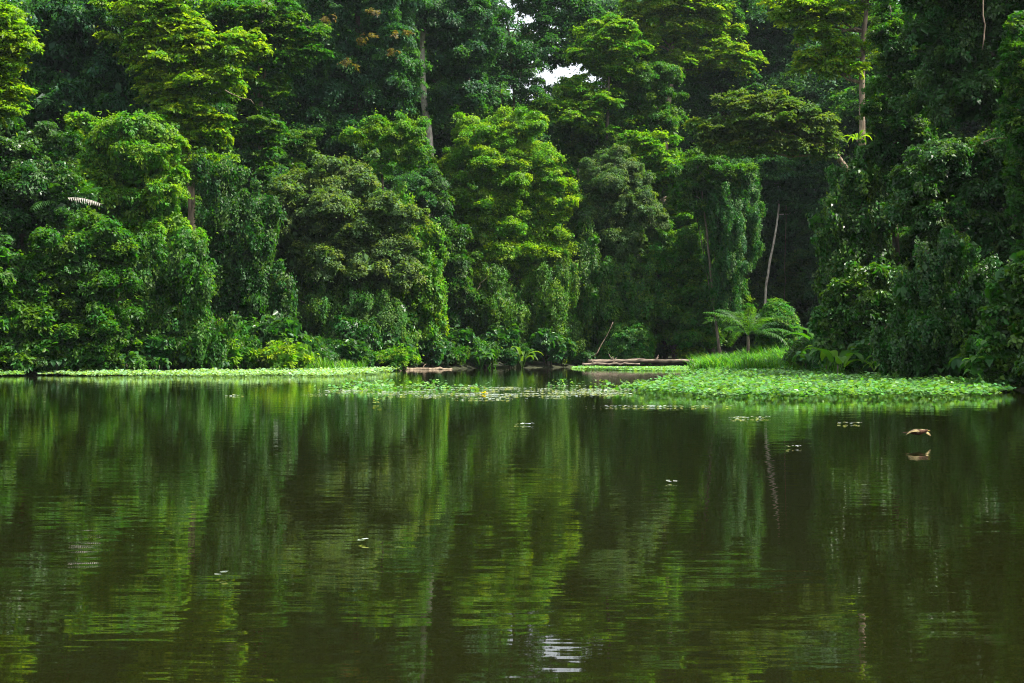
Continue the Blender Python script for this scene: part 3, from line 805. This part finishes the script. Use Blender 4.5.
def frond_arrays(base, az, el, L, droop, V, F, A, leaflet=0.55, n=22, seed=0):
    r = random.Random(seed)
    hz = np.array([math.cos(az), math.sin(az), 0]); side = np.array([-math.sin(az), math.cos(az), 0])
    p = np.array(base, float); ang = el
    for s in range(n):
        t = s / n
        d = hz * math.cos(ang) + np.array([0, 0, math.sin(ang)])
        nrm = -hz * math.sin(ang) + np.array([0, 0, math.cos(ang)])
        q = p + d * L / n
        w = 0.02 * (1 - t) + 0.006
        b = len(V); V += [p - side * w, p + side * w, q + side * w, q - side * w]; F.append([b, b + 1, b + 2, b + 3]); A.append(0.5)
        if s > 2:
            ll = leaflet * math.sin(math.pi * (0.15 + 0.8 * t)) ** 0.6
            for sg in (-1, 1):
                tip = p + side * sg * ll * 0.8 + d * ll * 0.5 - nrm * ll * (0.25 + r.uniform(0, 0.25))
                mid = p + side * sg * ll * 0.4 + d * ll * 0.2 + nrm * ll * 0.03
                b = len(V); V += [p, mid + d * 0.05, tip, mid - d * 0.05]; F.append([b, b + 1, b + 2, b + 3]); A.append(r.random())
        p = q; ang -= droop / n
def palm(name, label, px, D, topz, nf, L, seed, color, leaning=0.0):
    x = (px - 512) / FOC * D
    z0 = max(0, float(ground_z(x, D)))
    root = link(name, None, label=label, cat="palm", loc=(x, D, z0))
    r = random.Random(seed)
    top = np.array([leaning, 0, topz - z0])
    link("trunk", tube_mesh("trunk", [wiggle((0, 0, -0.3), top, 0.13, 0.09, 8, 0.02)]), M_BARK, parent=root)
    for k in range(nf):
        V, F, A = [], [], []
        frond_arrays(top, k * 2.399 + r.uniform(-.2, .2), r.uniform(0.45, 1.35), L * r.uniform(0.8, 1.15), r.uniform(0.9, 1.7), V, F, A, seed=k)
        A = np.array(A)
        link("frond", raw_mesh("frond", V, [i for f in F for i in f], [4] * len(F), {"leaf_rnd": A, "spray_rnd": A * 0 + 0.3 + 0.4 * r.random()}), M_LEAF, parent=root, color=color)
    return root, top
palm("palm_tree", "feathery palm beside the creeper mound at the mouth of the inlet", 748, 90, 2.1, 18, 3.2, 4, (0.03, 0.095, 0.02))
palm("palm_tree", "low feathery palm right of the creeper mound in the shade", 822, 74, 1.0, 9, 1.9, 9, (0.035, 0.10, 0.02))
pr, ptop = palm("palm_tree", "palm in the left bank thicket carrying a grey dead frond", 66, 71, 8.0, 8, 2.4, 6, DG)
V, F, A = [], [], []
frond_arrays(ptop + np.array([0.3, -1.6, 0.55]), -0.15, 0.15, 2.1, 0.6, V, F, A, leaflet=0.6, n=18, seed=3)
link("dead_frond", raw_mesh("dead_frond", V, [i for f in F for i in f], [4] * len(F)), M_DRY, parent=pr)["label"] = "grey dried frond"
# banana-like leaf plants on the right bank
for i, (px, D, s, up, label, c) in enumerate([
        (826, 62, 1.5, 0.9, "tall wild banana plant with long upright leaves at the corner of the right bank", LG),
        (838, 57, 1.2, 0.55, "wild banana plant with one pale leaf reaching left over the mat", LG),
        (990, 43, 0.9, 0.5, "small broad-leaved plant at the right end of the green mat", DG)
]):
    o = bigleaf_proto("banana_plant", label, c, 9, 0.8, 1.3, 0.34, M_LEAF, None, up, 20 + i, "plant")
    x = (px - 512) / FOC * D
    o.location = (x, D, max(0, float(ground_z(x, D)))); o.scale = (s, s, s); o.rotation_euler = (0, 0, i * 1.1)

def log(name, label, pts, r0, r1, mat=M_LOG, stubs=4):
    P = [np.array(p, float) for p in pts]
    c = P[0]
    root = link(name, None, label=label, cat="log", loc=c)
    path = smooth_path([p - c for p in P], r0, r1, n=16, amp=0.03)
    link("log_trunk", tube_mesh("log_trunk", [path], 10), mat, parent=root)
    for k in range(stubs):
        j = 3 + (k * 5) % 10
        p = path[j][0]
        link("branch_stub", tube_mesh("branch_stub", [wiggle(p, p + np.array([random.uniform(-.3, .3), random.uniform(-.2, .1), random.uniform(.2, .5)]), 0.05, 0.02, 4, 0.02)], 6), mat, parent=root)
    return root
log("fallen_log", "long weathered fallen log behind the thin mat, right of centre", [W(588, 361.8, 99.3), W(630, 361.3, 99.2), W(680, 360.8, 99), W(716, 360.4, 99)], 0.17, 0.10)
log("fallen_log", "shorter fallen log lying in front of the long one, left end", [W(582, 364.6, 98.4), W(615, 364.2, 98.3), W(640, 364.0, 98.2)], 0.12, 0.06, stubs=2)
log("sunken_log", "dark low log at the tip of the left white mat", [W(388, 369.8, 86), W(420, 369.3, 87), W(452, 369.6, 88)], 0.13, 0.09, mat=M_BARK_MID, stubs=2)
pr = tube_mesh("dead_pole", [wiggle((0, 0, 0), W(613, 322, 100) - W(594, 357, 99.7), 0.04, 0.02, 7, 0.03)], 6)
link("dead_pole", pr, M_BARK_MID, label="thin bare pole leaning against the low creeper mound", cat="dead branch", loc=W(594, 357, 99.7))
for px1, py1, px2, py2, D, label in [(476, 292, 487, 276, 98, "short bare twig sticking out below the bright round tree"),
                                  (868, 345, 890, 322, 54, "curved bare stem at the foot of the glossy bush on the right bank"),
                                  (225, 90, 254, 104, 80, "bare pale twig left of the tall thin trunk, upper left"),
                                  (985, 145, 1010, 136, 46, "bare twig crossing the dark leaves near the right frame edge")]:
    a, b = W(px1, py1, D), W(px2, py2, D)
    link("bare_twig", tube_mesh("bare_twig", [wiggle((0, 0, 0), b - a, 0.028, 0.012, 7, 0.06)], 5), M_BARK_MID, label=label, cat="twig", loc=a)
# hanging lianas on the right bank
for px, y1, y2, D in [(917, -60, 34, 55), (985, -50, 50, 50), (786, 200, 330, 118)]:
    a, b = W(px, y1, D), W(px + random.uniform(-4, 4), y2, D)
    link("liana", tube_mesh("liana", [wiggle((0, 0, 0), b - a, 0.03, 0.02, 9, 0.05)], 5), M_BARK_MID, label="thin brown liana hanging in the dark foliage", cat="liana", group="lianas hanging in the dark foliage", loc=a)
# epiphyte fern on the straight trunk
o = bigleaf_proto("epiphyte_fern", "yellow green fern growing on the straight trunk, upper right", YG, 14, 0.15, 0.9, 0.14, M_LEAF, None, 0.6, 44, "fern")
o.location = W(857, 140, 75.2)
# yellow flower
def flower(label, p, r):
    V, F = [], []
    for k in range(6):
        a = k * math.pi / 3
        d = np.array([math.cos(a), -0.5, math.sin(a)]); s = np.array([-math.sin(a), 0, math.cos(a)])
        b = len(V); V += [np.zeros(3), d * r * 0.6 + s * r * 0.25, d * r, d * r * 0.6 - s * r * 0.25]; F.append([b, b + 1, b + 2, b + 3])
    link("flower", raw_mesh("flower", V, [i for f in F for i in f], [4] * 6), M_YELLOW, label=label, cat="flower", loc=p)
flower("single yellow blossom low in the creepers of the central tree", W(497, 334, 99), 0.35)

# ------------------------------------------------------------------ floating plants
def in_poly(poly, X, Y):
    inside = np.zeros(X.shape, bool); n = len(poly)
    for i in range(n):
        x1, y1 = poly[i]; x2, y2 = poly[(i + 1) % n]
        inside ^= ((y1 > Y) != (y2 > Y)) & (X < (x2 - x1) * (Y - y1) / (y2 - y1 + 1e-12) + x1)
    return inside
def patch_points(poly_px, density, holes=0.0):
    poly = [((px - 512) / FOC * D, D) for px, D in poly_px]
    xs_, ys_ = [p[0] for p in poly], [p[1] for p in poly]
    n = int((max(xs_) - min(xs_)) * (max(ys_) - min(ys_)) * density)
    X = rng.uniform(min(xs_), max(xs_), n); Y = rng.uniform(min(ys_), max(ys_), n)
    wx = X + 0.35 * np.sin(Y * 1.7) + 0.2 * np.sin(Y * 4.1 + X); wy = Y + 0.5 * np.sin(X * 1.3) + 0.3 * np.sin(X * 3.7 + 1)
    ok = in_poly(poly, wx, wy)
    if holes > 0:
        f = np.sin(X * 2.1 + Y * 0.7) + np.sin(Y * 1.9 - X * 1.1) + np.sin(X * 5.3) * 0.5
        ok &= f > -2.0 + holes * 2
    return X[ok], Y[ok]
def mat_patch(name, label, poly_px, density, L, h, color, up=0.55, shape='round', width=0.9, nl=5, group=None, holes=0.0, cat="floating plants"):
    X, Y = patch_points(poly_px, density, holes)
    n = len(X)
    hh = h * (0.55 + 0.3 * np.sin(X * 1.1 + 2) * np.sin(Y * 0.8) + 0.35 * rng.random(n))
    idx = np.repeat(np.arange(n), nl); m = len(idx)
    a = rng.random(m) * 6.283; q = rng.random(m)
    hz = np.stack([np.cos(a), np.sin(a), np.zeros(m)], axis=1)
    P = np.stack([X[idx], Y[idx], np.zeros(m)], axis=1) + hz * (L * (0.4 + 0.7 * q))[:, None]
    P[:, 2] = hh[idx] * (0.35 + 0.75 * (1 - q) * rng.random(m)) + 0.02
    N = np.array([0, 0, 1.0]) * (1 - 0.5 * up) - hz * up * 0.3 + rng.normal(size=(m, 3)) * 0.35 * up
    Dr = hz * (1 - up) + np.array([0, 0, up])
    LL = L * (0.65 + 0.6 * rng.random(m))
    me = leaves_mesh(name, P, N, Dr, LL, np.clip(rng.random(n)[idx] + 0, 0, 1), width=width, shape=shape)
    return link(name, me, M_PAD, color=color, label=label, cat=cat, kind="stuff", group=group)
HY = (0.09, 0.235, 0.06)
mat_patch("floating_plants", "thick green floating mat in front of the right bank",
          [(625, 41), (660, 37.5), (700, 35), (800, 34.3), (900, 34.8), (1000, 36.5), (1005, 46), (900, 57), (840, 66), (800, 74), (735, 80), (700, 68), (690, 56), (672, 50), (640, 43)],
          34, 0.115, 0.34, HY, nl=6, holes=0.2)
mat_patch("floating_plants", "pale green floating mat along the left bank",
          [(42, 67), (60, 65), (150, 62.6), (250, 62.6), (340, 65), (385, 72), (392, 84), (350, 82), (250, 76), (100, 71), (50, 69)],
          30, 0.12, 0.28, (0.22, 0.38, 0.19), nl=5)
mat_patch("floating_plants", "small pale floating mat at the far left frame edge",
          [(-60, 62), (-10, 62.5), (20, 64.5), (22, 67), (-60, 70)], 28, 0.12, 0.24, (0.16, 0.32, 0.12), nl=5)
mat_patch("floating_plants", "thin light green mat in front of the fallen logs",
          [(572, 96), (590, 86), (640, 82), (700, 78), (730, 84), (706, 97.6), (590, 97.6)], 26, 0.13, 0.10, (0.16, 0.34, 0.12), nl=5)

def blades(name, label, poly_px, density, h, color, w=0.02, spread=0.35, kind="stuff", cat="grass"):
    X, Y = patch_points(poly_px, density)
    n = len(X)
    a = rng.random(n) * 6.283
    hh = h * (0.35 + 0.75 * rng.random(n)) * (0.8 + 0.3 * np.sin(X * 1.7) * np.sin(Y * 0.9 + 1) + 0.2 * np.sin(X * 4.3 + Y))
    lean = spread * (0.3 + rng.random(n))
    hz = np.stack([np.cos(a), np.sin(a), np.zeros(n)], axis=1); sd = np.stack([-np.sin(a), np.cos(a), np.zeros(n)], axis=1)
    z0 = np.maximum(0, ground_z(X, Y))
    b0 = np.stack([X, Y, z0], axis=1)
    m0 = b0 + hz * (hh * lean * 0.35)[:, None] + np.array([0, 0, 1.0]) * (hh * 0.6)[:, None]
    t0 = b0 + hz * (hh * lean * 1.2)[:, None] + np.array([0, 0, 1.0]) * (hh * 0.95)[:, None]
    V = np.stack([b0 - sd * w, b0 + sd * w, m0 + sd * w * 1.2, t0, m0 - sd * w * 1.2], axis=1).reshape(-1, 3)
    i = np.arange(n)[:, None] * 5 + np.array([0, 1, 2, 4, 4, 2, 3])[None]
    me = raw_mesh(name, V, i.ravel(), np.tile([4, 3], n), {"leaf_rnd": np.repeat(rng.random(n), 2), "spray_rnd": np.repeat(rng.random(n), 2)})
    return link(name, me, M_GRASS, color=color, label=label, cat=cat, kind=kind)
blades("tall_grass", "bright green tall reeds between the inlet and the floating mat", [(706, 90), (692, 76), (740, 72), (800, 68), (822, 72), (812, 92), (750, 98), (712, 97)], 150, 0.95, (0.05, 0.17, 0.02), w=0.02, spread=0.8)
blades("tall_grass", "bright grass tuft strip behind the left white mat", [(262, 74.5), (350, 77), (368, 82), (340, 86), (262, 79)], 170, 0.8, (0.075, 0.20, 0.02), w=0.018)

# scattered rafts of floating leaves, individually countable
def raft(px, D, wx, wy, n, L, color, label, group, tall=0.0):
    c = W(px, 350, D); c[2] = 0
    X = rng.normal(size=n) * wx * 0.4; Y = rng.normal(size=n) * wy * 0.4
    P = np.stack([X, Y, 0.012 + 0.02 * rng.random(n) + tall * rng.random(n) ** 2], axis=1)
    N = np.array([0, 0, 1.0]) + rng.normal(size=(n, 3)) * (0.10 + tall * 1.2)
    me = leaves_mesh("leaf_raft", P, N, rand_unit(n) * np.array([1, 1, 0.1]) + np.array([0, 0, tall * 2]), L * (0.6 + 0.7 * rng.random(n)), rng.random(n), width=0.9, shape='round')
    return link("leaf_raft", me, M_PAD, color=color, label=label, cat="floating leaves", group=group, loc=c)
def where(px):
    return 'below the left mat end' if px < 400 else 'left of mid-river' if px < 480 else 'right of mid-river' if px < 570 else 'by the tip of the right mat'
PALE = (0.24, 0.30, 0.26)
for k in range(46):
    px = R_.uniform(318, 640); y = 391 + R_.gauss(0, 3.6) + (4 if R_.random() < 0.12 else 0)
    D = CAM_H * FOC / (y - HOR)
    raft(px, D, R_.uniform(0.3, 1.2), R_.uniform(0.3, 0.8), R_.randrange(14, 60), 0.08, PALE, "thin pale raft of flat leaves drifting " + where(px), "pale leaf rafts drifting mid-river")
for k in range(34):
    px = R_.choice([R_.uniform(340, 395), R_.uniform(395, 640)]); y = 388 + R_.gauss(0, 2.6)
    D = CAM_H * FOC / (y - HOR)
    raft(px, D, R_.uniform(0.3, 0.8), R_.uniform(0.3, 0.8), R_.randrange(12, 36), 0.11, (0.09, 0.24, 0.05), "small upright green tuft floating " + where(px), "green tufts floating mid-river", tall=0.22)
for px, y, wx, label in [(655, 407, 1.7, "long pale leaf streak standing for white ripples, below the left tip of the green mat"), (748, 418.5, 0.6, "pale streak of leaves on open water below the green mat"),  # long streak: pale leaves put in for bright ripples on the water
                         (849, 424, 0.22, "tiny pale leaf cluster left of the flying bird"), (795, 448, 0.10, "small pale leaf floating left of and below the bird"),
                         (233, 396, 0.3, "thin pale leaf cluster alone on the left side of the water"), (318, 395, 0.4, "pale leaf cluster at the left end of the drifting rafts"),
                         (526, 425, 0.2, "yellowish leaf cluster alone below the middle rafts"), (672, 483, 0.08, "single pale leaf on the dark water, right of centre"),
                         (220, 577, 0.05, "single small leaf on the water, lower left"), (363, 543, 0.04, "single small leaf on the water left of the pale trunk's reflection"),
                         (140, 391, 0.06, "white speck of a leaf near the left mat")]:
    D = CAM_H * FOC / (y - HOR)
    raft(px, D, wx, 0.5 * min(1, wx * 2) * D / 30, max(3, int(60 * wx)), 0.065 if wx > 0.15 else 0.04, PALE, label, None)
o = raft(484, CAM_H * FOC / 44, 0.12, 0.12, 9, 0.11, (0.5, 0.42, 0.02), "yellow-leaved floating tuft among the pale rafts", None, tall=0.2)
raft(378, CAM_H * FOC / 54, 0.12, 0.1, 8, 0.09, (0.25, 0.32, 0.03), "yellow green tuft floating alone below the left rafts", None, tall=0.12)

# ------------------------------------------------------------------ bird
def bird():
    c = np.array([(918 - 512) / FOC * 18.2, 18.2, 0.15])
    root = link("flying_bird", None, label="small brown bird with pale yellow wings flying low over the water", cat="bird", loc=c)
    # body: lathe along x, head to the right
    prof = [(-0.13, 0.004), (-0.10, 0.018), (-0.06, 0.032), (-0.01, 0.040), (0.035, 0.036), (0.065, 0.024), (0.085, 0.021), (0.10, 0.023), (0.118, 0.018), (0.130, 0.006)]
    V, F = [], []
    sd = 10
    for x, r in prof:
        for s in range(sd):
            t = 2 * math.pi * s / sd
            V.append((x, math.cos(t) * r * 0.9, math.sin(t) * r + (0.02 * max(0, (x - 0.05) / 0.08))))
    for i in range(len(prof) - 1):
        for s in range(sd):
            F.append([i * sd + s, i * sd + (s + 1) % sd, (i + 1) * sd + (s + 1) % sd, (i + 1) * sd + s])
    F.append(list(range(sd))[::-1]); F.append([(len(prof) - 1) * sd + s for s in range(sd)])
    link("body", raw_mesh("body", V, [i for f in F for i in f], [len(f) for f in F], smooth=True), noise_material("brown_plumage", (0.04, 0.018, 0.01), (0.09, 0.04, 0.02), 40), parent=root)
    link("beak", tube_mesh("beak", [[((0.127, 0, 0.02), 0.007), ((0.145, 0, 0.016), 0.004), ((0.16, 0, 0.012), 0.001)]], 6), noise_material("beak_horn", (0.4, 0.3, 0.05), (0.5, 0.38, 0.08), 30), parent=root)
    wm = noise_material("pale_wing_feathers", (0.09, 0.06, 0.03), (0.26, 0.22, 0.09), 14)
    for sgn in (-1, 1):
        # wing: spread along y and swept so that it shows to the side, thin curved sheet with thickness
        V, F = [], []
        n = 7
        for k in range(n):
            t = k / (n - 1)
            if sgn < 0:
                cx, cyy, cz = 0.01 - 0.20 * t, -0.03 - 0.10 * t, 0.03 + 0.03 * math.sin(t * 3.0) - 0.055 * t
            else:
                cx, cyy, cz = 0.03 + 0.17 * t, 0.03 + 0.10 * t, 0.03 + 0.03 * math.sin(t * 3.0) - 0.085 * t
            w = 0.055 * (1 - 0.55 * t ** 2) if k < n - 1 else 0.01
            V += [(cx + w * 0.45, cyy + w, cz + 0.004), (cx - w * 0.45, cyy - w, cz - w * 0.5), (cx - w * 0.45, cyy - w, cz - w * 0.5 - 0.004), (cx + w * 0.45, cyy + w, cz - 0.004)]
        for k in range(n - 1):
            a, b = k * 4, k * 4 + 4
            for s in range(4):
                F.append([a + s, a + (s + 1) % 4, b + (s + 1) % 4, b + s])
        F.append([0, 1, 2, 3]); F.append([(n - 1) * 4 + s for s in range(4)])
        link("wing", raw_mesh("wing", V, [i for f in F for i in f], [len(f) for f in F]), wm, parent=root)
    V = [(-0.11, -0.012, 0.004), (-0.11, 0.012, 0.004), (-0.19, 0.03, -0.005), (-0.19, -0.03, -0.005), (-0.11, -0.012, -0.002), (-0.11, 0.012, -0.002), (-0.19, 0.03, -0.009), (-0.19, -0.03, -0.009)]
    F = [[0, 1, 2, 3], [7, 6, 5, 4], [0, 4, 5, 1], [1, 5, 6, 2], [2, 6, 7, 3], [3, 7, 4, 0]]
    link("tail", raw_mesh("tail", V, [i for f in F for i in f], [4] * 6), bpy.data.materials["brown_plumage"], parent=root)
bird()
tot = sum(len(m.polygons) for m in bpy.data.meshes)
print("faces", tot)
